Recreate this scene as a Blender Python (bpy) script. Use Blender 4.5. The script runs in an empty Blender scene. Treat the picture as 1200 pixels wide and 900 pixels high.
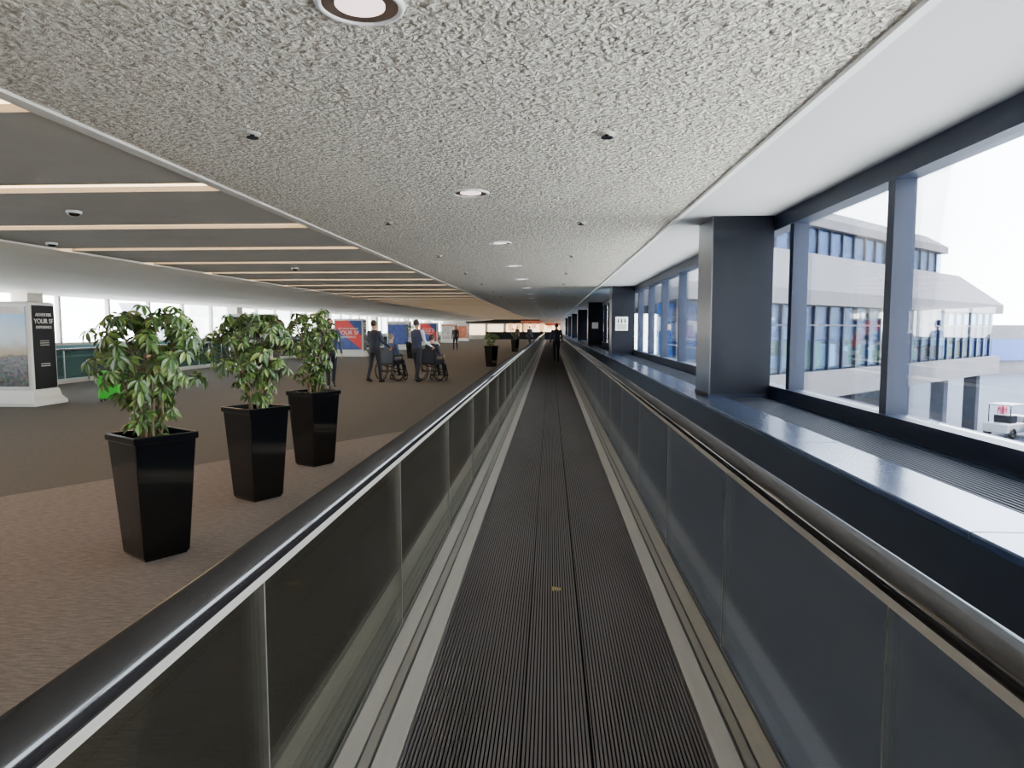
import bpy, bmesh, math, random
import numpy as np
from mathutils import Vector, Matrix
random.seed(7)
scene=bpy.context.scene
COL=scene.collection

# ------------------------------------------------------------------ materials
def lin(c):
    return tuple(((v/255)/12.92 if v/255<=0.04045 else ((v/255+0.055)/1.055)**2.4) for v in c)
def mat(name,rgb,rough=0.5,metal=0.0,var=0.0,vscale=5.0,stretch=(1,1,1),bump=0.0,bscale=50.0,bdist=0.01,coat=0.0,spec=0.5):
    m=bpy.data.materials.new(name); m.use_nodes=True
    nt=m.node_tree; b=nt.nodes['Principled BSDF']
    c=lin(rgb)+(1,)
    b.inputs['Base Color'].default_value=c
    b.inputs['Roughness'].default_value=rough
    b.inputs['Metallic'].default_value=metal
    b.inputs['Coat Weight'].default_value=coat
    b.inputs['Specular IOR Level'].default_value=spec
    tc=nt.nodes.new('ShaderNodeTexCoord')
    mp=nt.nodes.new('ShaderNodeMapping'); mp.inputs['Scale'].default_value=stretch
    nt.links.new(tc.outputs['Object'],mp.inputs['Vector'])
    if var>0:
        n=nt.nodes.new('ShaderNodeTexNoise'); n.inputs['Scale'].default_value=vscale; n.inputs['Detail'].default_value=5
        nt.links.new(mp.outputs[0],n.inputs['Vector'])
        r=nt.nodes.new('ShaderNodeValToRGB')
        r.color_ramp.elements[0].position=0.3; r.color_ramp.elements[1].position=0.7
        r.color_ramp.elements[0].color=tuple(v*(1-var) for v in c[:3])+(1,)
        r.color_ramp.elements[1].color=tuple(min(1,v*(1+var)) for v in c[:3])+(1,)
        nt.links.new(n.outputs['Fac'],r.inputs['Fac']); nt.links.new(r.outputs['Color'],b.inputs['Base Color'])
    if bump>0:
        n=nt.nodes.new('ShaderNodeTexNoise'); n.inputs['Scale'].default_value=bscale; n.inputs['Detail'].default_value=4
        nt.links.new(mp.outputs[0],n.inputs['Vector'])
        bp=nt.nodes.new('ShaderNodeBump'); bp.inputs['Strength'].default_value=bump; bp.inputs['Distance'].default_value=bdist
        nt.links.new(n.outputs['Fac'],bp.inputs['Height']); nt.links.new(bp.outputs['Normal'],b.inputs['Normal'])
    return m
def emat(name,rgb,strength):
    m=bpy.data.materials.new(name); m.use_nodes=True
    b=m.node_tree.nodes['Principled BSDF']
    b.inputs['Base Color'].default_value=lin(rgb)+(1,)
    b.inputs['Emission Color'].default_value=lin(rgb)+(1,)
    b.inputs['Emission Strength'].default_value=strength
    return m
def glassmat(name,tint,refl=0.08,rough=0.0,opac=0.0,opc=(60,70,80),fk=.6):
    m=bpy.data.materials.new(name); m.use_nodes=True
    nt=m.node_tree; nt.nodes.clear()
    o=nt.nodes.new('ShaderNodeOutputMaterial')
    t=nt.nodes.new('ShaderNodeBsdfTransparent'); t.inputs[0].default_value=tuple(tint)+(1,)
    g=nt.nodes.new('ShaderNodeBsdfGlossy'); g.inputs['Roughness'].default_value=rough; g.inputs[0].default_value=(1,1,1,1)
    fr=nt.nodes.new('ShaderNodeLayerWeight'); fr.inputs['Blend'].default_value=0.12
    ma=nt.nodes.new('ShaderNodeMath'); ma.operation='MULTIPLY_ADD'; ma.inputs[1].default_value=fk; ma.inputs[2].default_value=refl; ma.use_clamp=True
    nt.links.new(fr.outputs['Fresnel'],ma.inputs[0])
    mx=nt.nodes.new('ShaderNodeMixShader'); nt.links.new(ma.outputs[0],mx.inputs[0])
    base=t
    if opac>0:
        d=nt.nodes.new('ShaderNodeBsdfDiffuse'); d.inputs[0].default_value=lin(opc)+(1,)
        m2=nt.nodes.new('ShaderNodeMixShader'); m2.inputs[0].default_value=opac
        nt.links.new(t.outputs[0],m2.inputs[1]); nt.links.new(d.outputs[0],m2.inputs[2]); base=m2
    nt.links.new(base.outputs[0],mx.inputs[1]); nt.links.new(g.outputs[0],mx.inputs[2]); nt.links.new(mx.outputs[0],o.inputs[0])
    return m

M={}
M['ceil_smooth']=mat('plaster_smooth',(186,183,178),0.8,bump=0.15,bscale=120,bdist=0.003)
M['trim']=mat('trim_paint',(196,190,178),0.6)
M['panel']=mat('ceiling_panel_grey',(160,153,141),0.75,var=0.05,vscale=2)
M['white']=mat('white_paint',(225,222,215),0.5)
M['offwhite']=mat('cove_paint',(210,200,184),0.6)
M['navy']=mat('navy_frame',(18,25,42),0.45,spec=.22)
M['navy_dark']=mat('navy_panel',(10,15,28),0.4,spec=.3)
M['column']=mat('column_cladding',(14,17,25),0.4,var=0.2,vscale=2,spec=.18)
M['steel']=mat('brushed_steel',(72,84,110),0.22,metal=0.85,var=0.12,vscale=3,stretch=(1,0.2,1))
M['steel_side']=mat('column_edge_steel',(95,96,100),0.3,metal=0.9)
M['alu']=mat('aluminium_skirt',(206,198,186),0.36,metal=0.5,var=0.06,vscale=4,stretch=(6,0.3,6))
M['alu_shade']=mat('aluminium_shaded',(156,149,138),0.36,metal=0.6,var=0.06,vscale=4,stretch=(6,0.3,6))  # aluminium again, with the shading of the skirt faces put into its colour
M['alu_dk']=mat('aluminium_groove',(96,92,88),0.45,metal=0.5)
M['rail']=mat('handrail_rubber',(32,30,31),0.2,coat=0.6)
M['belt']=mat('belt_rubber',(98,90,87),0.5,var=0.2,vscale=1.2,stretch=(3,0.5,1))
M['belt_gap']=mat('belt_groove',(12,11,11),0.9,spec=.1)
M['black']=mat('black_gloss',(7,8,11),0.12,coat=0.4,spec=.4)
M['blackm']=mat('black_matte',(18,18,20),0.5,spec=.3)
M['grille']=mat('grille_bars',(30,34,44),0.6,spec=.2)
M['soil']=mat('soil',(52,38,28),0.95,var=0.4,vscale=40,bump=0.6,bscale=60)
M['bark']=mat('stem_bark',(98,82,58),0.85,var=0.3,vscale=30)
M['chrome']=mat('chrome',(210,205,205),0.12,metal=1.0)
M['concrete']=mat('building_concrete',(86,84,87),0.9,var=0.05,vscale=0.6,spec=.15)
M['concrete_lt']=mat('aircraft_paint',(140,140,142),0.6)
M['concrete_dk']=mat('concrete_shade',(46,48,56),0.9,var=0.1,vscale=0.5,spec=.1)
M['apron']=mat('apron_ground',(230,228,222),0.9,var=0.05,vscale=0.2)
M['asphalt']=mat('asphalt_ground',(62,65,73),0.9,var=0.15,vscale=0.4,spec=.1)
M['yellow']=mat('yellow_mark',(200,165,60),0.6)
M['green']=mat('suitcase_green',(60,200,60),0.35,var=0.05,vscale=8)
M['bgreen']=mat('building_green',(50,140,75),0.5)
M['blue']=mat('blue_panel',(30,62,120),0.6)
M['bblue']=mat('building_interior_blue',(40,84,138),0.7)
M['red']=mat('poster_red',(215,50,45),0.4)
M['bred']=mat('building_red',(160,60,46),0.4)
M['teal']=mat('teal_paint',(90,140,142),0.5)
M['orange']=mat('orange_paint',(190,106,50),0.5)
M['glass_win']=glassmat('window_glass',(0.95,0.97,0.98),0.02)
M['glass_l']=glassmat('balustrade_glass',(0.56,0.59,0.57),0.03)
M['glass_r']=glassmat('balustrade_glass_frosted',(0.42,0.45,0.5),0.06,rough=0.1,opac=0.45,opc=(112,118,126))
M['glass_bld']=glassmat('building_glass',(0.5,0.66,0.8),0.015,rough=0.02,fk=.07)
M['glass_green']=glassmat('far_balustrade_glass',(0.5,0.63,0.61),0.06,opac=0.4,opc=(85,110,108))
M['slot']=emat('slot_diffuser',(255,218,168),6.0)
M['lamp']=emat('downlight_lamp',(255,225,222),2.2)
M['shoplight']=emat('shop_light',(255,190,130),1.6)
M['shopred']=emat('shop_sign_red',(170,90,60),.25)
M['shopwarm']=emat('shop_warm',(255,224,185),3.0)

def textured():
    m=mat('ceiling_rough_plaster',(214,202,184),0.95,spec=.1)
    nt=m.node_tree; b=nt.nodes['Principled BSDF']; tc=[n for n in nt.nodes if n.type=='TEX_COORD'][0]
    n1=nt.nodes.new('ShaderNodeTexNoise'); n1.inputs['Scale'].default_value=24; n1.inputs['Detail'].default_value=3; n1.inputs['Distortion'].default_value=1.2
    n2=nt.nodes.new('ShaderNodeTexVoronoi'); n2.inputs['Scale'].default_value=30; n2.feature='SMOOTH_F1'
    for n in(n1,n2): nt.links.new(tc.outputs['Object'],n.inputs['Vector'])
    ad=nt.nodes.new('ShaderNodeMath'); ad.operation='SUBTRACT'
    nt.links.new(n1.outputs['Fac'],ad.inputs[0]); 
    mu=nt.nodes.new('ShaderNodeMath'); mu.operation='MULTIPLY'; mu.inputs[1].default_value=0.5
    nt.links.new(n2.outputs['Distance'],mu.inputs[0]); nt.links.new(mu.outputs[0],ad.inputs[1])
    bp=nt.nodes.new('ShaderNodeBump'); bp.inputs['Strength'].default_value=1.0; bp.inputs['Distance'].default_value=0.068
    nt.links.new(ad.outputs[0],bp.inputs['Height']); nt.links.new(bp.outputs['Normal'],b.inputs['Normal'])
    r=nt.nodes.new('ShaderNodeValToRGB'); r.color_ramp.elements[0].position=.14; r.color_ramp.elements[1].position=.38
    r.color_ramp.elements[0].color=lin((190,178,160))+(1,); r.color_ramp.elements[1].color=lin((226,216,200))+(1,)
    nt.links.new(ad.outputs[0],r.inputs[0]); nt.links.new(r.outputs[0],b.inputs['Base Color'])
    return m
M['textured']=textured()

def carpet():
    m=bpy.data.materials.new('carpet_brown'); m.use_nodes=True
    nt=m.node_tree; b=nt.nodes['Principled BSDF']; b.inputs['Roughness'].default_value=0.95
    b.inputs['Specular IOR Level'].default_value=0.1
    L=nt.links
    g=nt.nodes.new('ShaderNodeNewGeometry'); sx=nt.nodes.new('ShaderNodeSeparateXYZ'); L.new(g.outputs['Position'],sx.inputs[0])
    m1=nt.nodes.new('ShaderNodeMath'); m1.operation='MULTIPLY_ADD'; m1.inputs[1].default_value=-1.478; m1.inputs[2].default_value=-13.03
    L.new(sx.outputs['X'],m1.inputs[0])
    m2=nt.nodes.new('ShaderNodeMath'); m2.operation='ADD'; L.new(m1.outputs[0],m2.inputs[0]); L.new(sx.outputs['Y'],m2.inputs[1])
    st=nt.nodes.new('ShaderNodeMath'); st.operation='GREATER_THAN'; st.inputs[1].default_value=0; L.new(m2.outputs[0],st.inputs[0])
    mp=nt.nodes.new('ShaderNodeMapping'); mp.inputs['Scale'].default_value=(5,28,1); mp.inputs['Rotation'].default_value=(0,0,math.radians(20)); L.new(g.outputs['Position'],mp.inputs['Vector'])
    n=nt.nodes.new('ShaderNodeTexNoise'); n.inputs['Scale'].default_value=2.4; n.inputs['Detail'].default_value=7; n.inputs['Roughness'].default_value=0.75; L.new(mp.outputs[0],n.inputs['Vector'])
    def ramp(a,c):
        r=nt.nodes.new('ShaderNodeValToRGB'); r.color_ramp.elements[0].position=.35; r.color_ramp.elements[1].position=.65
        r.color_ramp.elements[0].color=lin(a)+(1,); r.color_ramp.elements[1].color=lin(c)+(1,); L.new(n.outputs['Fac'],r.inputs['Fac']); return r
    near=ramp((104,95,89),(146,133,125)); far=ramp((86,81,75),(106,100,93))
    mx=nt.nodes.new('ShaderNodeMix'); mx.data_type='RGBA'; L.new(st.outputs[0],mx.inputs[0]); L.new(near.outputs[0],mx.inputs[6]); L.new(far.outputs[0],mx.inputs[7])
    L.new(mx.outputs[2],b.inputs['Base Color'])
    bp=nt.nodes.new('ShaderNodeBump'); bp.inputs['Strength'].default_value=.4; bp.inputs['Distance'].default_value=.006; L.new(n.outputs['Fac'],bp.inputs['Height']); L.new(bp.outputs['Normal'],b.inputs['Normal'])
    return m
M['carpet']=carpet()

def leafmat():
    m=bpy.data.materials.new('schefflera_leaf'); m.use_nodes=True
    nt=m.node_tree; b=nt.nodes['Principled BSDF']; b.inputs['Roughness'].default_value=.4
    g=nt.nodes.new('ShaderNodeNewGeometry')
    r=nt.nodes.new('ShaderNodeValToRGB'); e=r.color_ramp.elements
    e[0].position=0; e[0].color=lin((42,66,28))+(1,); e[1].position=1; e[1].color=lin((150,162,92))+(1,)
    e.new(.5).color=lin((62,90,36))+(1,); e.new(.85).color=lin((92,118,52))+(1,)
    nt.links.new(g.outputs['Random Per Island'],r.inputs[0]); nt.links.new(r.outputs[0],b.inputs['Base Color'])
    return m
M['leaf']=leafmat()

# ------------------------------------------------------------------ geometry helpers
def empty(name,loc=(0,0,0),rot=0):
    o=bpy.data.objects.new(name,None); o.location=loc; o.rotation_euler=(0,0,rot); COL.objects.link(o); o.empty_display_size=.2; return o
def mobj(name,v,f,m,parent=None,smooth=False,loc=(0,0,0),rot=(0,0,0)):
    me=bpy.data.meshes.new(name); me.from_pydata([tuple(p) for p in v],[],f); me.validate(); me.update()
    if smooth: me.polygons.foreach_set('use_smooth',[True]*len(me.polygons))
    bm=bmesh.new(); bm.from_mesh(me); bmesh.ops.recalc_face_normals(bm,faces=bm.faces); bm.to_mesh(me); bm.free()
    if m: me.materials.append(m)
    o=bpy.data.objects.new(name,me); COL.objects.link(o); o.location=loc; o.rotation_euler=rot
    if parent: o.parent=parent
    return o
BF=[(0,3,2,1),(4,5,6,7),(0,1,5,4),(1,2,6,5),(2,3,7,6),(3,0,4,7)]
def bv(x0,x1,y0,y1,z0,z1):
    return [(x0,y0,z0),(x1,y0,z0),(x1,y1,z0),(x0,y1,z0),(x0,y0,z1),(x1,y0,z1),(x1,y1,z1),(x0,y1,z1)]
def bevel(o,w,seg=2):
    md=o.modifiers.new('bevel','BEVEL'); md.width=w; md.segments=seg; md.limit_method='ANGLE'; return o
def box(name,x0,x1,y0,y1,z0,z1,m,parent=None,bev=0):
    o=mobj(name,bv(x0,x1,y0,y1,z0,z1),BF,m,parent)
    if bev: bevel(o,bev)
    return o
def boxes(name,lst,m,parent=None):
    v=[];f=[]
    for b in lst:
        k=len(v); v+=bv(*b); f+=[tuple(i+k for i in q) for q in BF]
    return mobj(name,v,f,m,parent)
def prof(name,pts,y0,y1,m,parent=None,smooth=False):
    n=len(pts); v=[(x,y0,z) for x,z in pts]+[(x,y1,z) for x,z in pts]
    f=[(i,(i+1)%n,(i+1)%n+n,i+n) for i in range(n)]+[tuple(range(n)),tuple(range(2*n-1,n-1,-1))]
    o=mobj(name,v,f,m,parent)
    if smooth:
        for p in o.data.polygons:
            if len(p.vertices)==4: p.use_smooth=True
    return o
def capsule_geo(a,b,ra,rb,n=12,caps=3):
    a=Vector(a);b=Vector(b);d=(b-a)
    if d.length<1e-6:d=Vector((0,0,1e-4))
    z=d.normalized(); x=z.orthogonal().normalized(); y=z.cross(x)
    rings=[]
    for i in range(caps,0,-1):
        t=i/(caps+.3)*math.pi/2; rings.append((a-z*ra*math.sin(t),ra*math.cos(t)))
    rings.append((a,ra)); rings.append((b,rb))
    for i in range(1,caps+1):
        t=i/(caps+.3)*math.pi/2; rings.append((b+z*rb*math.sin(t),rb*math.cos(t)))
    v=[];f=[]
    for c,r in rings:
        for k in range(n):
            t=2*math.pi*k/n; v.append(c+x*r*math.cos(t)+y*r*math.sin(t))
    for i in range(len(rings)-1):
        for k in range(n):
            f.append((i*n+k,i*n+(k+1)%n,(i+1)*n+(k+1)%n,(i+1)*n+k))
    f.append(tuple(reversed(range(n)))); L=(len(rings)-1)*n; f.append(tuple(range(L,L+n)))
    return v,f
def ell_geo(c,r,n=14,m=10):
    v=[];f=[]
    for i in range(1,m):
        t=math.pi*i/m
        for k in range(n):
            p=2*math.pi*k/n; v.append(Vector((c[0]+r[0]*math.sin(t)*math.cos(p),c[1]+r[1]*math.sin(t)*math.sin(p),c[2]+r[2]*math.cos(t))))
    for i in range(m-2):
        for k in range(n): f.append((i*n+k,(i+1)*n+k,(i+1)*n+(k+1)%n,i*n+(k+1)%n))
    v.append(Vector((c[0],c[1],c[2]+r[2]))); T=len(v)-1; v.append(Vector((c[0],c[1],c[2]-r[2]))); B=len(v)-1
    for k in range(n):
        f.append((T,k,(k+1)%n)); f.append((B,(m-2)*n+(k+1)%n,(m-2)*n+k))
    return v,f
def merge(parts):
    v=[];f=[]
    for a,b in parts:
        k=len(v); v+=list(a); f+=[tuple(i+k for i in q) for q in b]
    return v,f
def tubes(name,segs,r,m,parent=None,n=8):
    v,f=merge([capsule_geo(a,b,r,r,n,2) for a,b in segs]); return mobj(name,v,f,m,parent,True)
def torus_geo(c,R,r,axis='x',n=28,k=8):
    v=[];f=[]
    for i in range(n):
        t=2*math.pi*i/n
        for j in range(k):
            p=2*math.pi*j/k; q=R+r*math.cos(p); h=r*math.sin(p)
            if axis=='x': v.append((c[0]+h,c[1]+q*math.cos(t),c[2]+q*math.sin(t)))
            else: v.append((c[0]+q*math.cos(t),c[1]+q*math.sin(t),c[2]+h))
    for i in range(n):
        for j in range(k): f.append((i*k+j,((i+1)%n)*k+j,((i+1)%n)*k+(j+1)%k,i*k+(j+1)%k))
    return v,f
def cyl_geo(c,r0,r1,z0,z1,n=32):
    v=[];f=[]
    for r,z in((r0,z0),(r1,z1)):
        for k in range(n):
            t=2*math.pi*k/n; v.append((c[0]+r*math.cos(t),c[1]+r*math.sin(t),z))
    f=[(k,(k+1)%n,(k+1)%n+n,k+n) for k in range(n)]
    f+=[tuple(reversed(range(n))),tuple(range(n,2*n))]
    return v,f
def dup(src_parent,name,loc,rot=0):
    e=empty(name,loc,rot)
    for c in src_parent.children:
        o=c.copy(); COL.objects.link(o); o.parent=e
    return e
def text(name,body,size,loc,rot,m,parent,align='CENTER'):
    c=bpy.data.curves.new(name,'FONT'); c.body=body; c.size=size; c.align_x=align; c.extrude=.004
    c.materials.append(m); o=bpy.data.objects.new(name,c); COL.objects.link(o); o.location=loc; o.rotation_euler=rot; o.parent=parent; return o

YB=-4.0; YE=97.0; ZC=2.80
XL=-2.98-0.03
XR=1.47-0.03
XW=2.62
XD=1.64
ZD=0.70
XWL=-15.3

# ------------------------------------------------------------------ room shell
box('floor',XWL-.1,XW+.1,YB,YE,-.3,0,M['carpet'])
box('ceiling',XL,XR,YB,YE,ZC,ZC+.3,M['textured'])
ct=empty('trim_1')
box('edge_trim_hall',XL-.10,XL,YB,YE,ZC-.02,ZC+.3,M['trim'],ct)
box('edge_trim_window',XR,XR+.05,YB,YE,ZC-.025,ZC+.3,M['white'],ct)
box('ceiling_soffit',XR+.05,XW+.1,YB,YE,ZC-.01,ZC+.3,M['ceil_smooth'])
cs=empty('ceiling_slotted'); ys=[3.72+2.37*k for k in range(-3,40)]
pan=[];prev=YB
for y in ys:
    if y>YE-1: break
    pan.append((-8.05,XL-.10,prev,y,ZC+.0,ZC+.12)); prev=y+.34
pan.append((-8.05,XL-.10,prev,YE,ZC+.0,ZC+.12))
boxes('panels',pan,M['panel'],cs)
v=[];f=[]
for y in ys:
    if y>YE-1: break
    k=len(v); v+=[(-8.0,y,ZC+.05),(XL-.12,y,ZC+.05),(XL-.12,y+.34,ZC+.05),(-8.0,y+.34,ZC+.05)]; f.append((k,k+1,k+2,k+3))
mobj('slot_lights',v,f,M['slot'],cs)
box('slab',-8.05,XL-.1,YB,YE,ZC+.14,ZC+.3,M['panel'],cs)
prof('ceiling_cove',[(-8.05,ZC+.3),(-8.05,ZC-.03),(-8.3,ZC-.1),(-9.6,ZC-.20),(-11,ZC-.26),(XWL-.1,ZC-.30),(XWL-.1,ZC+.3)],YB,YE,M['offwhite'])
box('wall_front',XWL-.1,XW+.1,YB-.2,YB,-.3,ZC+.3,M['white'])
wl=empty('window_1')
box('glass',XWL-.02,XWL,YB,YE,1.0,ZC-.3,M['glass_win'],wl)
boxes('sill_wall',[(XWL-.1,XWL+.02,YB,YE,0,1.0)],M['teal'],wl)
boxes('mullions',[(XWL-.08,XWL+.06,y-.05,y+.05,1.0,ZC-.3) for y in np.arange(YB+.5,YE,2.4)]+[(XWL-.08,XWL+.06,YB,YE,.98,1.06)],M['trim'],wl)
boxes('hall_piers',[(XWL-.05,XWL+.45,y-.3,y+.3,0,ZC-.25) for y in np.arange(6,YE,13)],M['offwhite'],wl)
fb=empty('glass_balustrade')
box('glass_panels',-13.36,-13.34,YB+1,90,.12,.88,M['glass_green'],fb)
box('base',-13.45,-13.25,YB+1,90,0,.12,M['alu'],fb)
box('handrail',-13.4,-13.3,YB+1,90,.88,.95,M['rail'],fb,.02)
boxes('joints',[(-13.37,-13.33,y-.01,y+.01,.12,.88) for y in np.arange(0,90,1.8)],M['alu'],fb)

wr=empty('window_2')
box('glass',XW,XW+.02,YB,YE,.85,2.64,M['glass_win'],wr)
box('head_beam',XW-.08,XW+.1,YB,YE,2.62,ZC-.01,M['navy'],wr)
box('sill_beam',XW-.10,XW+.1,YB,YE,ZD,.84,M['navy'],wr)
box('sill_wall',XW,XW+.1,YB,YE,-.3,ZD,M['navy'],wr)
my=[5.43+2.145*k for k in range(-4,42)]
boxes('mullions',[(XW-.07,XW+.09,y-.055,y+.055,.84,2.62) for y in my if y<YE-1],M['navy'],wr)
lg=empty('window_ledge')
box('face_panel',XD,XD+.02,YB,YE,0,ZD-.04,M['navy_dark'],lg)
box('steel_top',XD-.015,2.02,YB,YE,ZD-.04,ZD,M['steel'],lg,.008)
box('steel_back',2.44,XW-.10,YB,YE,ZD-.04,ZD,M['steel'],lg)
box('grille_tray',2.02,2.44,YB,YE,ZD-.06,ZD-.03,M['blackm'],lg)
boxes('grille_bars',[(x,x+.012,YB,YE,ZD-.03,ZD-.002) for x in np.arange(2.03,2.43,.032)],M['grille'],lg)
boxes('joints',[(XD-.016,2.0,y-.003,y+.003,ZD-.03,ZD+.001) for y in np.arange(YB+.3,YE,2.145)],M['blackm'],lg)
for k in range(7):
    y=8.1+13*k
    c=empty('structural_column',(1.83,y,0))
    box('shaft',0.012,.70,0,.72,ZD,ZC-.01,M['column'],c)
    box('steel_cladding',0,.012,-.004,.72,ZD,ZC-.01,M['steel_side'],c)
    box('plinth',-.012,.71,-.012,.73,ZD,ZD+.03,M['navy'],c)
    if k==1:
        box('sign_board',.12,.50,-.03,-.005,1.44,1.86,M['white'],c)
        for i,xx in enumerate((.21,.31,.41)):
            vv,ff=merge([ell_geo((xx,-.035,1.78),(.018,.004,.02),10,6),capsule_geo((xx,-.035,1.74),(xx,-.035,1.68),.02,.014,8)]); mobj('pictogram',vv,ff,M['blackm'],c)
        boxes('sign_lines',[(.17,.45,-.035,-.03,z,z+.02) for z in(1.49,1.54,1.59)],M['blackm'],c)
    if k==2:
        box('sign_board',.2,.5,-.03,-.005,1.5,1.8,M['white'],c)

ew=empty('wall_back')
box('wall',XWL-.1,XW+.1,YE,YE+.2,-.3,ZC+.3,M['panel'],ew)
box('sign_band',-12,-1.5,YE-.3,YE-.02,2.25,2.75,M['blackm'],ew)
boxes('lit_shop_windows',[(-11.5+2.6*k,-9.3+2.6*k,YE-.1,YE-.02,.6,2.1) for k in range(5)],M['shopwarm'],ew)
boxes('orange_lights',[(-6.0+1.1*k,-5.3+1.1*k,YE-.2,YE-.1,1.2+.3*(k%2),2.2) for k in range(7)],M['shoplight'],ew)
boxes('red_signs',[(-4.2,-1.2,YE-.32,YE-.2,2.3,2.6),(-.8,1.4,YE-.32,YE-.2,1.9,2.3)],M['shopred'],ew)
boxes('counter',[(-9,1.5,YE-2.0,YE-1.5,0,1.05)],M['column'],ew)

# ------------------------------------------------------------------ moving walkway
mw=empty('moving_walkway'); Y0=-3.2; Y1=88
pts=[(-.54,0.0)]
p=.0144; x=-.54; 
while x<.54-.008:
    pts+=[(x,.014),(x+.0085,.014),(x+.0085,.004),(x+p,.004)]; x+=p
pts+=[(.54,.004),(.54,0.0)]
prof('pallet_belt',pts,Y0,Y1,M['belt'],mw)
box('groove_floor',-.539,.539,Y0,Y1,.001,.0065,M['belt_gap'],mw)
box('belt_seam',.1195,.1265,Y0,Y1,.013,.0148,M['belt_gap'],mw)
box('belt_seam_side',-.13,-.127,Y0,Y1,.013,.0146,M['belt_gap'],mw)
boxes('yellow_chip',[(-.012+.013*i,-.004+.013*i,3.78+.01*(i%2),3.84-.005*i,.0142,.0156) for i in range(4)],M['yellow'],mw)
for s,nm in((-1,'a'),(1,'b')):
    def P(l): return [(s*a,b) for a,b in l]
    prof('skirt_plate_'+nm,P([(.545,0),(.545,.022),(.628,.024),(.628,0)]),Y0,Y1,M['alu'],mw)
    prof('skirt_groove_'+nm,P([(.628,0),(.628,.016),(.640,.016),(.640,0)]),Y0,Y1,M['alu_dk'],mw)
    prof('skirt_slope_'+nm,P([(.640,0),(.640,.026),(.672,.030),(.672,0)]),Y0,Y1,M['alu_shade'],mw)
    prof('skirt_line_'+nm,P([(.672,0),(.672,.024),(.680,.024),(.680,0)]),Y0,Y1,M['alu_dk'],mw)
    prof('skirt_inner_'+nm,P([(.680,0),(.680,.034),(.735,.060),(.768,.062),(.775,0)]),Y0,Y1,M['alu_shade'],mw)
    prof('base_line_'+nm,P([(.736,.060),(.736,.066),(.744,.066),(.744,.060)]),Y0,Y1,M['alu_dk'],mw)
    prof('outer_kerb_'+nm,P([(.775,0),(.775,.05),(.80,.05),(.82,.02),(.96,.012),(.96,0)]),Y0,Y1,M['alu'],mw)
    prof('glass_'+nm,P([(.750,.062),(.750,.90),(.762,.90),(.762,.062)]),Y0,Y1,M['glass_l'] if s<0 else M['glass_r'],mw)
    prof('rail_profile_'+nm,P([(.728,.880),(.722,.916),(.785,.916),(.787,.880)]),Y0,Y1,M['alu'],mw)
    hp=[]
    for i in range(13):
        t=math.pi*i/12; hp.append((.757+.050*math.cos(t),.942+.028*math.sin(t)))
    hp=[(.807,.920)]+hp+[(.707,.920)]
    prof('handrail_'+nm,P(hp),Y0,Y1,M['rail'],mw,True)
    off=1.64 if s<0 else 1.57
    stp=1.57 if s<0 else 1.47
    boxes('glass_joints_'+nm,[tuple(sorted((s*.748,s*.764)))+(y-.0025,y+.0025,.062,.885) for y in np.arange(off-2*stp,Y1,stp)],M['alu_shade'],mw)

# ------------------------------------------------------------------ ceiling fittings
def downlight():
    e=empty('recessed_downlight')
    v,f=torus_geo((0,0,0),.165,.016,'z',40,8); mobj('ring',v,f,M['white'],e,True)
    n=40; v,f=[],[]
    prf=[(.152,-.006),(.12,-.004),(.095,-.002),(.06,-.001)]
    for r,z in prf:
        for k in range(n):
            t=2*math.pi*k/n; v.append((r*math.cos(t),r*math.sin(t),z-.002))
    for i in range(len(prf)-1):
        for k in range(n): f.append((i*n+k,i*n+(k+1)%n,(i+1)*n+(k+1)%n,(i+1)*n+k))
    mobj('reflector',v,f,M['chrome'],e,True)
    v,f=cyl_geo((0,0),.10,.10,-.008,-.003); mobj('lamp',v,f,M['lamp'],e)
    return e
d0=downlight(); d0.location=(-.8,2.82,ZC)
for k in range(1,24): dup(d0,'recessed_downlight',(-.8,2.82+3.83*k,ZC))
def sprinkler():
    e=empty('ceiling_sprinkler')
    v,f=cyl_geo((0,0),.05,.055,-.012,0,24); mobj('escutcheon',v,f,M['trim'],e,True)
    v,f=merge([cyl_geo((0,0),.016,.016,-.028,-.01,12),cyl_geo((0,0),.04,.04,-.034,-.028,16)]); mobj('head',v,f,M['blackm'],e)
    return e
s0=sprinkler(); s0.location=(-2.02,4.57,ZC)
for k in range(12):
    dup(s0,'ceiling_sprinkler',(.34,4.7+3.83*k,ZC))
    if k: dup(s0,'ceiling_sprinkler',(-2.02,4.57+3.83*k,ZC))
for loc in((-5.3,7.4,ZC),(-7.6,10.1,ZC),(-5.5,14.5,ZC)):
    e=empty('dome_security_camera',loc)
    v,f=cyl_geo((0,0),.08,.08,-.03,-.001,24); mobj('housing',v,f,M['white'],e,True)
    v,f=ell_geo((0,0,-.035),(.06,.06,.03)); mobj('dome',v,f,M['black'],e,True)

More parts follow.
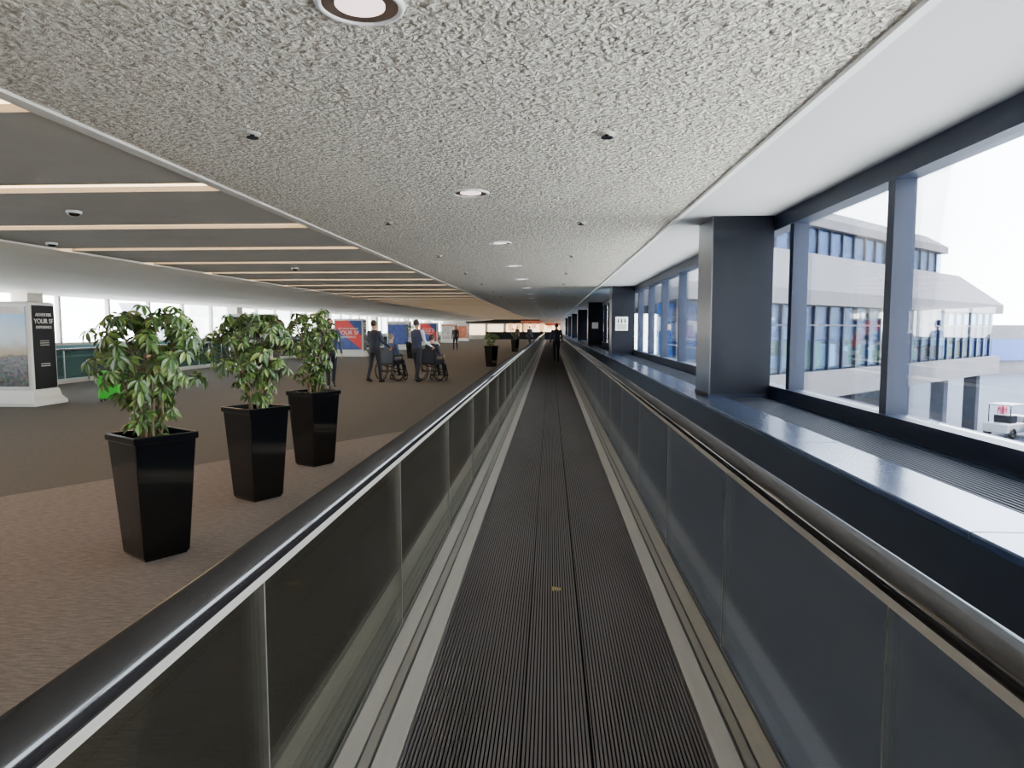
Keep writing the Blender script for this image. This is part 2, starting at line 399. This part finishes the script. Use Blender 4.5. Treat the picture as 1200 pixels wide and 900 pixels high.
# ------------------------------------------------------------------ planters
def planter(loc,rot,seed,ht=.88,wr_=.40,n=95):
    rnd=random.Random(seed)
    e=empty('potted_schefflera',loc,rot)
    H=.82
    rings=[(.134,0),(.150,.03),(.195,H-.045),(.208,H-.045),(.208,H),(.188,H),(.182,H-.09)]
    v=[];f=[]
    for r,z in rings: v+=[(-r,-r,z),(r,-r,z),(r,r,z),(-r,r,z)]
    for i in range(len(rings)-1):
        for k in range(4): f.append((i*4+k,i*4+(k+1)%4,(i+1)*4+(k+1)%4,(i+1)*4+k))
    f.append((3,2,1,0)); L=(len(rings)-1)*4; f.append((L,L+1,L+2,L+3))
    o=mobj('pot',v,f,M['black'],e); bevel(o,.006,2)
    box('soil',-.18,.18,-.18,.18,H-.12,H-.05,M['soil'],e)
    stems=[];tips=[]
    for i in range(6):
        a=2*math.pi*i/6+rnd.uniform(-.4,.4); r=.05
        p0=Vector((r*math.cos(a),r*math.sin(a),H-.06)); pts=[p0]
        sp=rnd.uniform(.08,.24); hh=rnd.uniform(.65,.95)*ht
        for j in range(1,6):
            t=j/5; pts.append(Vector((math.cos(a)*(r+sp*t**1.6)+rnd.uniform(-.02,.02),math.sin(a)*(r+sp*t**1.6)+rnd.uniform(-.02,.02),H-.06+hh*t)))
        for j in range(5): stems.append(capsule_geo(pts[j],pts[j+1],.012-.0015*j,.011-.0015*j,6,1))
        tips+=pts[1:]
    pet=[];lv=[];lf=[]
    for i in range(n):
        t=rnd.random()**.65
        rad=np.interp(t,[0,.25,.45,.7,1],[.10,.17,.75*wr_,1.0*wr_,.6*wr_])
        a=rnd.uniform(0,2*math.pi); rr=rad*math.sqrt(rnd.uniform(.12,1))
        c=Vector((rr*math.cos(a),rr*math.sin(a),H+.0+t*ht*.95+rnd.uniform(-.03,.05)))
        base=min(tips,key=lambda q:(q-c).length+ (0.3 if q.z>c.z else 0))
        pet.append(capsule_geo(base,c,.003,.0025,4,1))
        up=(Vector((math.cos(a)*rr*1.6,math.sin(a)*rr*1.6,.45))+Vector((rnd.uniform(-.3,.3),rnd.uniform(-.3,.3),0))).normalized()
        X=up.orthogonal().normalized(); Yv=up.cross(X); nl=rnd.randint(7,9); Ls=rnd.uniform(.06,.105)
        ph=rnd.uniform(0,6)
        for k in range(nl):
            q=ph+2*math.pi*k/nl; d=X*math.cos(q)+Yv*math.sin(q); w=up.cross(d)
            L=Ls*rnd.uniform(.8,1.1); W=L*.18; dr=rnd.uniform(.15,.6)
            def pt(s,wd,lift=0): 
                return c+d*(L*s)*(1-.12*s)-up*(dr*L*s*s)-Vector((0,0,1))*(.2*L*s*s)+w*wd+up*lift
            k0=len(lv)
            lv+=[pt(.12,0),pt(.4,W*.85,.004),pt(.4,0,-.003),pt(.4,-W*.85,.004),pt(.72,W,.004),pt(.72,0,-.003),pt(.72,-W,.004),pt(1,0)]
            lf+=[tuple(k0+z for z in q_) for q_ in((0,2,1),(0,3,2),(1,2,5,4),(2,3,6,5),(4,5,7),(5,6,7))]
    v,f=merge(stems+pet); mobj('stems',v,f,M['bark'],e,True)
    me=bpy.data.meshes.new('leaves'); me.from_pydata(lv,[],lf); me.materials.append(M['leaf']); me.update()
    o=bpy.data.objects.new('leaves',me); COL.objects.link(o); o.parent=e
    return e
R=math.radians(-34)
planter((-2.65,4.32,0),R,1,.82,.43,170)
planter((-2.62,5.85,0),R+.05,2,.82,.42,160)
planter((-2.63,7.35,0),R+.1,3,.88,.33,125)
planter((-2.35,26.8,0),R,4,.5,.34,70)
planter((-2.3,44,0),R,5,.7,.36,50)
planter((-7.0,34,0),R,6,.9,.4,60)

# ------------------------------------------------------------------ kiosks
def crowdmat():
    m=bpy.data.materials.new('poster_city_crowd'); m.use_nodes=True; nt=m.node_tree; b=nt.nodes['Principled BSDF']; b.inputs['Roughness'].default_value=.3
    L=nt.links; tc=nt.nodes.new('ShaderNodeTexCoord'); sx=nt.nodes.new('ShaderNodeSeparateXYZ'); L.new(tc.outputs['Object'],sx.inputs[0])
    n=nt.nodes.new('ShaderNodeTexNoise'); n.inputs['Scale'].default_value=3; n.inputs['Detail'].default_value=6; L.new(tc.outputs['Object'],n.inputs['Vector'])
    ad=nt.nodes.new('ShaderNodeMath'); ad.operation='MULTIPLY_ADD'; ad.inputs[1].default_value=.35; L.new(n.outputs['Fac'],ad.inputs[0]); L.new(sx.outputs['Z'],ad.inputs[2])
    r=nt.nodes.new('ShaderNodeValToRGB'); r.color_ramp.interpolation='EASE'; e=r.color_ramp.elements
    mr=nt.nodes.new('ShaderNodeMapRange'); mr.inputs[1].default_value=.4; mr.inputs[2].default_value=2.1; L.new(ad.outputs[0],mr.inputs[0]); L.new(mr.outputs[0],r.inputs[0])
    e[0].position=0; e[0].color=lin((18,15,17))+(1,); e[1].position=1; e[1].color=lin((90,160,215))+(1,)
    e.new(.40).color=lin((40,30,34))+(1,); e.new(.48).color=lin((160,140,110))+(1,); e.new(.66).color=lin((180,195,200))+(1,)
    v=nt.nodes.new('ShaderNodeTexVoronoi'); v.inputs['Scale'].default_value=22; L.new(tc.outputs['Object'],v.inputs['Vector'])
    hs=nt.nodes.new('ShaderNodeHueSaturation'); hs.inputs['Saturation'].default_value=.45; hs.inputs['Value'].default_value=.5; L.new(v.outputs['Color'],hs.inputs['Color'])
    lt=nt.nodes.new('ShaderNodeMath'); lt.operation='LESS_THAN'; lt.inputs[1].default_value=.42; L.new(mr.outputs[0],lt.inputs[0])
    m5=nt.nodes.new('ShaderNodeMath'); m5.operation='MULTIPLY'; m5.inputs[1].default_value=.3; L.new(lt.outputs[0],m5.inputs[0])
    mx=nt.nodes.new('ShaderNodeMix'); mx.data_type='RGBA'; L.new(m5.outputs[0],mx.inputs[0]); L.new(r.outputs[0],mx.inputs[6]); L.new(hs.outputs[0],mx.inputs[7]); L.new(mx.outputs[2],b.inputs['Base Color'])
    return m
M['crowd']=crowdmat()
M['poster_blue']=mat('poster_blue',(50,70,140),.35,var=.4,vscale=4)
M['poster_pale']=mat('poster_pale',(190,180,170),.35,var=.4,vscale=3)
M['poster_warm']=mat('poster_warm',(190,110,80),.35,var=.5,vscale=3)
def kiosk(x,y,kind):
    e=empty('advertising_kiosk',(x,y,0)); W=1.6; D=.7
    o=box('frame',-W,0,0,D,.28,2.02,M['white'],e,.05)
    b0=bv(-W-.10,.10,-.10,D+.10,0,.06)
    vv=b0+[(-W-.03,-.03,.16),(.03,-.03,.16),(.03,D+.03,.16),(-W-.03,D+.03,.16),(-W,0,.3),(0,0,.3),(0,D,.3),(-W,D,.3)]
    ff=[(3,2,1,0)]+[(a+k,a+(k+1)%4,a+4+(k+1)%4,a+4+k) for a in(0,4,8) for k in range(4)]+[(12,13,14,15)]
    mobj('flared_base',vv,ff,M['white'],e)
    pm={'crowd':M['crowd'],'red':M['red'],'black':M['blackm'],'pale':M['poster_pale'],'blue':M['poster_blue'],'warm':M['poster_warm']}[kind]
    box('poster_front',-W+.08,-.08,-.012,0,.38,1.92,pm,e)
    box('poster_side',-.001,.012,.06,D-.06,.32,1.95,M['blackm'],e)
    r=(math.pi/2,0,math.pi/2)
    text('side_title','ADVERTISE',.085,(.016,D/2,1.74),r,M['white'],e); text('side_title2','YOUR SF',.13,(.016,D/2,1.60),r,M['white'],e); text('side_title3','EXPERIENCE',.075,(.016,D/2,1.50),r,M['white'],e)
    boxes('side_lines',[(.012,.016,D/2-.12,D/2+.12,z,z+.015) for z in(1.25,1.21,1.17,.8,.76)],M['trim'],e)
    if kind in('red','black'):
        r=(math.pi/2,0,0)
        if kind=='red':
            mobj('poster_triangle',[(-W+.08,-.016,.38),(-.08,-.016,.38),(-W+.08,-.016,1.5)],[(0,1,2)],M['poster_blue'],e)
            mobj('poster_triangle_top',[(-.08,-.016,1.92),(-.08,-.016,1.1),(-W*.5,-.016,1.92)],[(0,1,2)],M['blue'],e)
        text('title','LET YOUR BRAND',.13,(-W/2,-.02,1.45),r,M['white'],e); text('title2','YOUR SF',.3,(-W/2,-.02,1.18),r,M['white'],e); text('title3','EXPERIENCE',.15,(-W/2,-.02,1.0),r,M['white'],e)
    else:
        boxes('poster_header',[(-W+.08,-.08,-.018,-.012,1.78,1.92)],M['poster_warm'] if kind=='pale' else M['poster_pale'],e)
for y,k in((12.6,'crowd'),(24,'black'),(36,'red'),(48,'blue'),(60,'red'),(72,'pale'),(82,'warm')): kiosk(-10.0,y,k)

# ------------------------------------------------------------------ people
PM={}
def cm(rgb,rough=.8):
    if rgb not in PM: PM[rgb]=mat('cloth_%d_%d_%d'%rgb,rgb,rough,var=.12,vscale=14)
    return PM[rgb]
def person(name,loc,rot,H=1.75,seated=False,stride=0.0,arms='down',top=(25,30,45),sleeve=None,pants=(25,27,35),hair=(35,25,20),skin=(190,140,110),longhair=False,lean=0.0,vest=False):
    e=empty(name,loc,rot); e.scale=(H/1.75,)*3
    V=Vector; sleeve=sleeve or top
    hc=V((0,0,.93)) if not seated else V((0,.08,.60))
    u=V((0,math.sin(lean),math.cos(lean)))
    fw=V((0,math.cos(lean),-math.sin(lean)))
    J={}
    for s in(-1,1):
        J['hip',s]=hc+V((s*.088,0,-.03))
        if seated:
            J['kn',s]=V((s*.11,.50,.60)); J['an',s]=V((s*.10,.60,.20))
        else:
            q=stride*s
            J['kn',s]=V((s*.092,q*.5+.03,.50)); 
            J['an',s]=V((s*.09,q-.02,.085+(.07 if q<-.05 else 0)))
        sh=hc+u*.475+V((s*.185,0,0)); J['sh',s]=sh
        if arms=='down':
            sw=-stride*s*.7
            J['el',s]=sh+V((s*.05,sw*.4-.03,-.29)); J['wr',s]=J['el',s]+V((s*.01,sw*.6+.07,-.24))
        elif arms=='push':
            J['el',s]=sh+V((s*.04,.06,-.27)); J['wr',s]=V((s*.23,.36,1.0))
        elif arms=='lap':
            J['el',s]=sh+V((s*.06,.03,-.27)); J['wr',s]=J['el',s]+V((-s*.05,.23,-.03))
        elif arms=='pull':
            J['el',s]=sh+V((s*.06,-.08,-.28)); J['wr',s]=J['el',s]+(V((s*.04,-.12,-.20)) if s<0 else V((0,.16,-.16)))
    prims=[]
    ells=[]
    for s in(-1,1):
        prims+=[('pants',J['hip',s],J['kn',s],.088,.058),('pants',J['kn',s],J['an',s],.058,.043)]
        an=J['an',s]; tilt=-.05 if (not seated and an.z>.1) else 0
        prims+=[('shoe',an+V((0,-.035,-.045)),an+V((0,.14,-.052+tilt)),.038,.032),('shoe',an+V((0,.0,-.01)),an+V((0,.06,-.035)),.04,.036)]
        prims+=[('sleeve',J['sh',s],J['el',s],.056,.042),('sleeve',J['el',s],J['wr',s],.042,.028)]
        d=(J['wr',s]-J['el',s]).normalized(); 
        side=V((s,0,0)) if arms in('push','lap') else V((0,-1,0))
        w=(side-d*side.dot(d)).normalized(); n=d.cross(w)
        if arms in('push','lap'):
            if n.z>0:n=-n
        else:
            if n.x*s>0:n=-n
        wp=J['wr',s]
        for k in(-1,0,1): prims.append(('skin',wp+d*.01+w*(k*.012),wp+d*.085+w*(k*.024),.016,.014))
        c1=.9 if arms=='push' else .35
        for k,(o_,Lf) in enumerate(((-.033,.068),(-.011,.078),(.011,.073),(.033,.056))):
            b0=wp+d*.088+w*o_; d1=(d*math.cos(c1)+n*math.sin(c1)); b1=b0+d1*Lf*.5
            d2=(d*math.cos(c1*2)+n*math.sin(c1*2)); b2=b1+d2*Lf*.5
            prims+=[('skin',b0,b1,.0095,.009),('skin',b1,b2,.009,.008)]
        tb=wp+d*.03-w*.026; t1=tb-w*.03+d*.028+n*.012; t2=t1+d*.03+n*.014-w*.004
        prims+=[('skin',tb,t1,.013,.011),('skin',t1,t2,.011,.009)]
    prims+=[('skin',hc+u*.50,hc+u*.60,.056,.052)]
    hd=hc+u*.695
    ells+=[('skin',hd,(.074,.092,.112)),('hair',hd+V((0,-.018,.026)),(.083,.096,.100)),
           ('skin',hd+V((0,.048,-.062)),(.045,.042,.046)),('skin',hd+V((.078,0,-.01)),(.012,.018,.03)),('skin',hd+V((-.078,0,-.01)),(.012,.018,.03))]
    prims+=[('skin',hd+V((0,.086,.012)),hd+V((0,.104,-.022)),.010,.014),('skin',hd+V((-.014,.088,-.052)),hd+V((.014,.088,-.052)),.009,.009)]
    if longhair:
        prims+=[('hair',hd+V((0,-.07,.0)),hd+V((0,-.085,-.20)),.075,.05),('hair',hd+V((.05,-.03,0)),hd+V((.06,-.05,-.17)),.04,.03),('hair',hd+V((-.05,-.03,0)),hd+V((-.06,-.05,-.17)),.04,.03)]
    TR=[(-.12,.06,.07),(-.09,.15,.105),(0,.168,.118),(.10,.150,.108),(.22,.155,.108),(.36,.182,.122),(.46,.185,.105),(.51,.12,.08),(.545,.062,.058)]
    tv=[];tf=[];n=20
    for h,rx,ry in TR:
        for k in range(n):
            t=2*math.pi*k/n; tv.append(hc+u*h+V((1,0,0))*rx*math.cos(t)+fw*ry*math.sin(t))
    for i in range(len(TR)-1):
        for k in range(n): tf.append((i*n+k,i*n+(k+1)%n,(i+1)*n+(k+1)%n,(i+1)*n+k))
    tf.append(tuple(reversed(range(n)))); L=(len(TR)-1)*n; tf.append(tuple(range(L,L+n)))
    parts=[(tv,tf)]+[capsule_geo(a,b,ra,rb,12,3) for _,a,b,ra,rb in prims]+[ell_geo(c,r,16,12) for _,c,r in ells]
    v,f=merge(parts)
    o=mobj('body_src',v,f,None)
    md=o.modifiers.new('r','REMESH'); md.mode='VOXEL'; md.voxel_size=.0075; md.use_smooth_shade=True
    ms=o.modifiers.new('s','SMOOTH'); ms.factor=.5; ms.iterations=2
    bpy.context.view_layer.update(); dg=bpy.context.evaluated_depsgraph_get()
    me=bpy.data.meshes.new_from_object(o.evaluated_get(dg)); bpy.data.objects.remove(o)
    nf=len(me.polygons); C=np.empty(nf*3); me.polygons.foreach_get('center',C); C=C.reshape(-1,3)
    labels=['skin','hair','top','sleeve','pants','shoe']; best=np.full(nf,1e9); lab=np.zeros(nf,int)
    def upd(d,l):
        nonlocal best,lab
        mk=d<best; best=np.where(mk,d,best); lab=np.where(mk,labels.index(l),lab)
    for l,a,b,ra,rb in prims:
        a=np.array(a);b=np.array(b);ab=b-a; t=np.clip(((C-a)@ab)/max(ab@ab,1e-9),0,1)
        d=np.linalg.norm(C-a-t[:,None]*ab,axis=1)-(ra+(rb-ra)*t); upd(d,l)
    for l,c,r in ells:
        q=(C-np.array(c))/np.array(r); d=(np.linalg.norm(q,axis=1)-1)*min(r); upd(d,l)
    rel=C-np.array(hc); h=rel@np.array(u); hs=[t[0] for t in TR]
    rx=np.interp(h,hs,[t[1] for t in TR]); ry=np.interp(h,hs,[t[2] for t in TR])
    dd=(np.sqrt((rel[:,0]/rx)**2+((rel@np.array(fw))/ry)**2)-1)*ry+np.maximum(0,-.12-h)+np.maximum(0,h-.53)*3
    upd(np.where(h>.03,dd,9),'top'); upd(np.where(h<=.03,dd,9),'pants')
    me.materials.clear()
    for m in(mat('skin_'+name,skin,.5),cm(hair,.6),cm(top),cm(sleeve),cm(pants),cm((15,14,14),.4)): me.materials.append(m)
    me.polygons.foreach_set('material_index',lab.astype(np.int32)); me.polygons.foreach_set('use_smooth',[True]*nf); me.update()
    ob=bpy.data.objects.new('body',me); COL.objects.link(ob); ob.parent=e
    for s in(-1,1):
        v1,f1=ell_geo(hd+V((s*.030,.083,.012)),(.013,.008,.008),10,8); mobj('eye',v1,f1,M['white'],e,True)
        v1,f1=ell_geo(hd+V((s*.030,.089,.012)),(.006,.004,.006),8,6); mobj('iris',v1,f1,M['blackm'],e,True)
        v1,f1=capsule_geo(hd+V((s*.016,.090,.032)),hd+V((s*.045,.080,.032)),.004,.003,6,1); mobj('brow',v1,f1,cm(hair,.6),e,True)
    v1,f1=capsule_geo(hd+V((-.02,.095,-.050)),hd+V((.02,.095,-.050)),.004,.004,6,1); mobj('lips',v1,f1,cm((150,80,75)),e,True)
    return e
def wheelchair(loc,rot):
    e=empty('wheelchair',loc,rot)
    parts=[];sp=[]
    for s in(-1,1):
        parts.append(torus_geo((s*.29,0,.305),.285,.018)); 
        sp.append(torus_geo((s*.325,0,.305),.25,.008))
        for k in range(12):
            t=2*math.pi*k/12; sp.append(capsule_geo((s*.30,0,.305),(s*.29,.27*math.cos(t),.305+.27*math.sin(t)),.004,.003,5,1))
        parts.append(torus_geo((s*.25,.42,.095),.075,.018,'x',18,6))
    v,f=merge(parts); mobj('tyres',v,f,M['blackm'],e,True)
    v,f=merge(sp); mobj('rims_spokes',v,f,M['column'],e,True)
    seg=[]
    for s in(-1,1):
        seg+=[((s*.23,-.10,.28),(s*.23,-.12,.95)),((s*.23,-.12,.95),(s*.23,-.30,.97)),((s*.23,-.08,.48),(s*.23,.42,.48)),((s*.23,.42,.48),(s*.22,.55,.16)),((s*.23,-.08,.72),(s*.23,.28,.72)),((s*.23,.28,.72),(s*.23,.28,.48)),((s*.23,-.1,.28),(s*.24,.40,.22)),((s*.24,.40,.48),(s*.25,.42,.11)),((s*.23,0,.305),(s*.30,0,.305))]
    seg+=[((-.23,-.05,.30),(.23,-.05,.30)),((-.23,.35,.30),(.23,-.05,.46)),((-.23,-.05,.46),(.23,.35,.30))]
    tubes('frame',seg,.013,M['column'],e)
    box('seat',-.22,.22,-.08,.40,.475,.51,M['navy_dark'],e,.012)
    box('backrest',-.22,.22,-.125,-.095,.50,.92,M['navy_dark'],e,.01)
    boxes('armrests',[(s*.23-.025,s*.23+.025,-.05,.27,.72,.745) for s in(-1,1)],M['blackm'],e)
    boxes('footrests',[(s*.11-.07,s*.11+.07,.50,.68,.13,.145) for s in(-1,1)],M['blackm'],e)
    tubes('grips',[((s*.23,-.22,.966),(s*.23,-.32,.975)) for s in(-1,1)],.018,M['blackm'],e)
    return e
def ahead(x,y,rot,d): return (x-math.sin(rot)*d,y+math.cos(rot)*d,0)
person('airport_attendant',(-5.55,16.9,0),math.radians(-150),1.76,stride=.14,arms='down',top=(28,32,48),sleeve=(62,70,86),pants=(22,24,32),hair=(40,30,26),skin=(196,150,124))
r1=math.radians(-24)
person('wheelchair_attendant',(-4.9,18.7,0),r1,1.74,stride=.16,arms='push',top=(26,30,46),sleeve=(34,40,58),pants=(22,24,32))
l=ahead(-4.9,18.7,r1,.68); wheelchair(l,r1)
person('seated_passenger',l,r1,1.68,seated=True,arms='lap',top=(70,86,120),pants=(40,44,60),hair=(120,110,100),skin=(200,160,135))
person('wheelchair_attendant',(-3.73,18.8,0),r1,1.76,stride=-.16,arms='push',top=(34,42,66),sleeve=(190,192,200),pants=(20,22,30))
l=ahead(-3.73,18.8,r1,.68); wheelchair(l,r1)
person('seated_passenger',l,r1,1.65,seated=True,arms='lap',top=(30,34,50),pants=(30,32,44),hair=(50,40,34),skin=(190,150,125))
person('traveler_walking',(.24,30.5,0),math.radians(4),1.74,stride=.2,arms='down',top=(20,24,34),pants=(18,20,28),hair=(25,20,18))
person('traveler_with_suitcase',(-8.6,13.9,0),math.radians(-60),1.72,stride=.12,arms='pull',top=(40,40,46),pants=(30,30,38),hair=(60,38,28),longhair=True)
person('traveler_standing',(-6.45,46,0),math.radians(170),1.7,stride=.1,top=(50,40,44),pants=(30,30,40),longhair=True)
person('traveler_standing',(-1.9,62,0),math.radians(20),1.75,stride=.2,top=(60,60,70),pants=(30,30,40))
person('traveler_standing',(-3.4,70,0),math.radians(160),1.75,stride=.15,top=(120,60,50),pants=(30,30,40))
sc=empty('rolling_suitcase',(-9.08,13.55,0),math.radians(15))
box('shell',-.21,.21,-.13,.13,.06,.64,M['green'],sc,.035)
boxes('ribs',[(x,x+.012,-.137,-.128,.12,.58) for x in(-.14,-.07,0,.07,.13)],M['green'],sc)
boxes('zip',[(-.213,.213,-.006,.006,.07,.645)],M['blackm'],sc)
v,f=merge([torus_geo((a,b,.03),.02,.012,'x',12,6) for a in(-.16,.16) for b in(-.09,.09)]); mobj('wheels',v,f,M['blackm'],sc,True)
tubes('telescopic_handle',[((-.08,.09,.62),(-.08,.09,1.0)),((.08,.09,.62),(.08,.09,1.0)),((-.08,.09,1.0),(.08,.09,1.0))],.010,M['blackm'],sc)

# ------------------------------------------------------------------ outside
box('ground_apron',-400,400,-200,500,-5.3,-5,M['apron'])
box('ground_asphalt',6,70,22,130,-5,-4.98,M['asphalt'])
ang=math.atan2(.697,.717)
bd=empty('terminal_building',(8.07,25.4,0),ang)
def xl(y): return -6+.972*y
def sk(name,x1,y0,y1,z0,z1,m,top=None):
    a=[(xl(y0),y0,z0),(x1,y0,z0),(x1,y1,z0),(xl(y1),y1,z0)]
    x2,y2=(top if top else (x1,y0))
    a+=[(xl(y2),y2,z1),(x2,y2,z1),(x2,y1,z1),(xl(y1),y1,z1)]
    return mobj(name,a,BF,m,bd)
XE=27.2
sk('fascia_low',XE+.3,-.35,14,-1.25,-.2,M['concrete'])
sk('glass_band',XE,.05,.1,-.2,2.4,M['glass_bld'])
box('glass_band_end',XE-.05,XE,.05,14,-.2,2.4,M['glass_bld'],bd)
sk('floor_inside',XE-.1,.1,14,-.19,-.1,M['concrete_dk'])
sk('core_wall',XE-.5,2.4,2.6,-.1,2.4,M['bblue'])
XS=list(np.arange(-5.9,XE+.1,1.3))
boxes('band_mullions',[(x-.05,x+.05,-.02,.12,-.2,2.4) for x in XS],M['navy'],bd)
box('band_transom',-5.9,XE,-.01,.1,1.6,1.66,M['navy'],bd)
sk('roof_edge',XE+.3,-.4,14,2.4,2.95,M['concrete'])
sk('roof_slope',XE+.3,-.4,14,2.95,4.75,M['concrete'],top=(XE-1.8,1.5))
sk('upper_glass',24.6,2.3,2.35,4.75,6.1,M['glass_bld'])
sk('upper_core',24.5,2.5,14,4.75,6.1,M['bblue'])
boxes('upper_mullions',[(x-.05,x+.05,2.25,2.4,4.75,6.1) for x in np.arange(-3.6,24.7,1.3)],M['navy'],bd)
sk('upper_edge',24.9,2.0,14,6.1,6.5,M['concrete'])
sk('upper_roof',24.9,2.0,14,6.5,7.2,M['concrete'],top=(24.0,3.0))
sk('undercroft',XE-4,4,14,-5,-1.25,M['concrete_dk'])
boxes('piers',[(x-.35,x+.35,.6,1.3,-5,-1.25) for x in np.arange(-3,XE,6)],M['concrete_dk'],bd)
rc=random.Random(3)
for m_,nm in((M['bgreen'],'refl_boxes_green'),(M['orange'],'refl_boxes_orange'),(M['yellow'],'refl_boxes_yellow'),(M['bred'],'refl_boxes_red'),(M['white'],'refl_boxes_white')):
    boxes(nm,[(x,x+rc.uniform(.4,.9),.4+rc.uniform(0,.5),1.6,-.1,rc.uniform(.4,1.0)) for x in [rc.uniform(-2,XE-2) for _ in range(11)]],m_,bd)  # coloured boxes made up to stand in for reflections in the glass
dt=empty('distant_terminal',(95,110,-5),.3)
box('block',-40,60,0,20,0,7,M['concrete'],dt); box('glazing',-40,60,-.2,0,2,5,M['blue'],dt)
bw=empty('jet_bridge_wall',(27,38,-5),.75)
box('panel',0,14,0,.6,0,3.4,M['blue'],bw); box('cap',-.1,14.1,-.1,.7,3.4,3.6,M['concrete'],bw)
tr=empty('baggage_tractor',(27.5,42.2,-4.98),.5)
box('chassis',-1.5,1.5,-.7,.7,.35,.9,M['concrete_lt'],tr,.06); box('hood',.5,1.45,-.65,.65,.9,1.25,M['concrete_lt'],tr,.08); box('canopy',-1.2,.4,-.65,.65,1.95,2.03,M['concrete_lt'],tr,.02)
tubes('posts',[((x,y,.9),(x,y,1.95)) for x in(-1.1,.3) for y in(-.6,.6)],.03,M['blackm'],tr)
box('seat',-.8,-.2,-.5,.5,.9,1.35,M['blackm'],tr,.04)
v,f=merge([torus_geo((0,0,0),.24,.11,'x',20,8)]); 
for a in(-1,1):
    for b in(-.68,.68): mobj('wheel',v,f,M['blackm'],tr,True,(a,b,.35),(0,0,math.pi/2))
person('apron_worker',(29.2,45.6,-4.98),math.radians(150),1.8,stride=.15,top=(190,80,100),pants=(60,60,80))
def aircraft(loc,rot):
    e=empty('parked_airliner',loc,rot)
    pts=[(-19,.3,3.9),(-17,1.0,3.7),(-12,1.7,3.3),(-6,1.95,3.1),(12,1.95,3.1),(15.5,1.6,3.0),(17.5,.9,2.8),(18.3,.15,2.7)]
    v=[];f=[];n=24
    for x,r,z in pts:
        for k in range(n):
            t=2*math.pi*k/n; v.append((x,r*math.cos(t),z+r*math.sin(t)))
    for i in range(len(pts)-1):
        for k in range(n): f.append((i*n+k,i*n+(k+1)%n,(i+1)*n+(k+1)%n,(i+1)*n+k))
    f.append(tuple(range(n))); f.append(tuple(range((len(pts)-1)*n,len(pts)*n)))
    mobj('fuselage',v,f,M['concrete_lt'],e,True)
    for s in(-1,1):
        mobj('wing',[(4,s*1.5,2.4),(-3,s*1.5,2.4),(-8,s*16,3.6),(-6,s*16,3.6),(4,s*1.5,2.8),(-3,s*1.5,2.7),(-8,s*16,3.7),(-6,s*16,3.7)],BF,M['concrete_lt'],e)
        mobj('stabiliser',[(-14,s*.8,4.0),(-17.5,s*.8,4.0),(-19.5,s*6,4.5),(-18,s*6,4.5),(-14,s*.8,4.2),(-17.5,s*.8,4.2),(-19.5,s*6,4.6),(-18,s*6,4.6)],BF,M['concrete_lt'],e)
        v1,f1=capsule_geo((4.5,s*5.5,1.7),(1.5,s*5.5,1.7),.95,.7,20,2); mobj('engine',v1,f1,M['concrete_lt'],e,True)
    mobj('tail_fin',[(-12,-.15,4.8),(-18,-.15,4.4),(-20.5,-.1,10.5),(-17.5,-.1,10.5),(-12,.15,4.8),(-18,.15,4.4),(-20.5,.1,10.5),(-17.5,.1,10.5)],BF,M['concrete_lt'],e)
    boxes('cabin_windows',[(x,x+.25,-1.96,1.96,3.4,3.75) for x in np.arange(-9,13,.9)],M['blackm'],e)
    tubes('landing_gear',[((13,0,1.4),(13,0,.4)),((-1,2.4,1.6),(-1,2.4,.5)),((-1,-2.4,1.6),(-1,-2.4,.5))],.15,M['trim'],e)
    v1,f1=merge([ell_geo(p,(.5,.25,.5),14,8) for p in((13,0,.5),(-1,2.4,.5),(-1,-2.4,.5))]); mobj('wheels',v1,f1,M['blackm'],e,True)
aircraft((-52,62,-5),.6); aircraft((-48,110,-5),.3)

# ------------------------------------------------------------------ light
w=bpy.data.worlds.new('sky_world'); scene.world=w; w.use_nodes=True
nt=w.node_tree; bg=nt.nodes['Background']
tc=nt.nodes.new('ShaderNodeTexCoord'); sx=nt.nodes.new('ShaderNodeSeparateXYZ'); nt.links.new(tc.outputs['Generated'],sx.inputs[0])
r=nt.nodes.new('ShaderNodeValToRGB'); e=r.color_ramp.elements
e[0].position=0; e[0].color=(.98,.98,.98,1); e[1].position=.7; e[1].color=(.66,.80,1,1); e.new(.15).color=(.88,.94,1,1)
nt.links.new(sx.outputs['Z'],r.inputs[0]); nt.links.new(r.outputs[0],bg.inputs[0]); bg.inputs[1].default_value=18.5
sd=bpy.data.lights.new('sun','SUN'); sd.energy=23; sd.angle=math.radians(2); sd.color=(1,.93,.84)
so=bpy.data.objects.new('sun',sd); COL.objects.link(so); so.rotation_euler=Vector((-.55,.2,-1.1)).to_track_quat('-Z','Y').to_euler(); so.location=(20,-20,30)

# ------------------------------------------------------------------ camera
cd=bpy.data.cameras.new('camera'); cam=bpy.data.objects.new('camera',cd); COL.objects.link(cam)
cd.sensor_width=36; cd.lens=24.0; cd.clip_end=2000; cd.clip_start=.05
psi=math.atan(.05606); th=math.atan(.08125)
cam.location=(-.03,0,1.5); cam.rotation_euler=(math.pi/2-th,0,psi)
scene.camera=cam
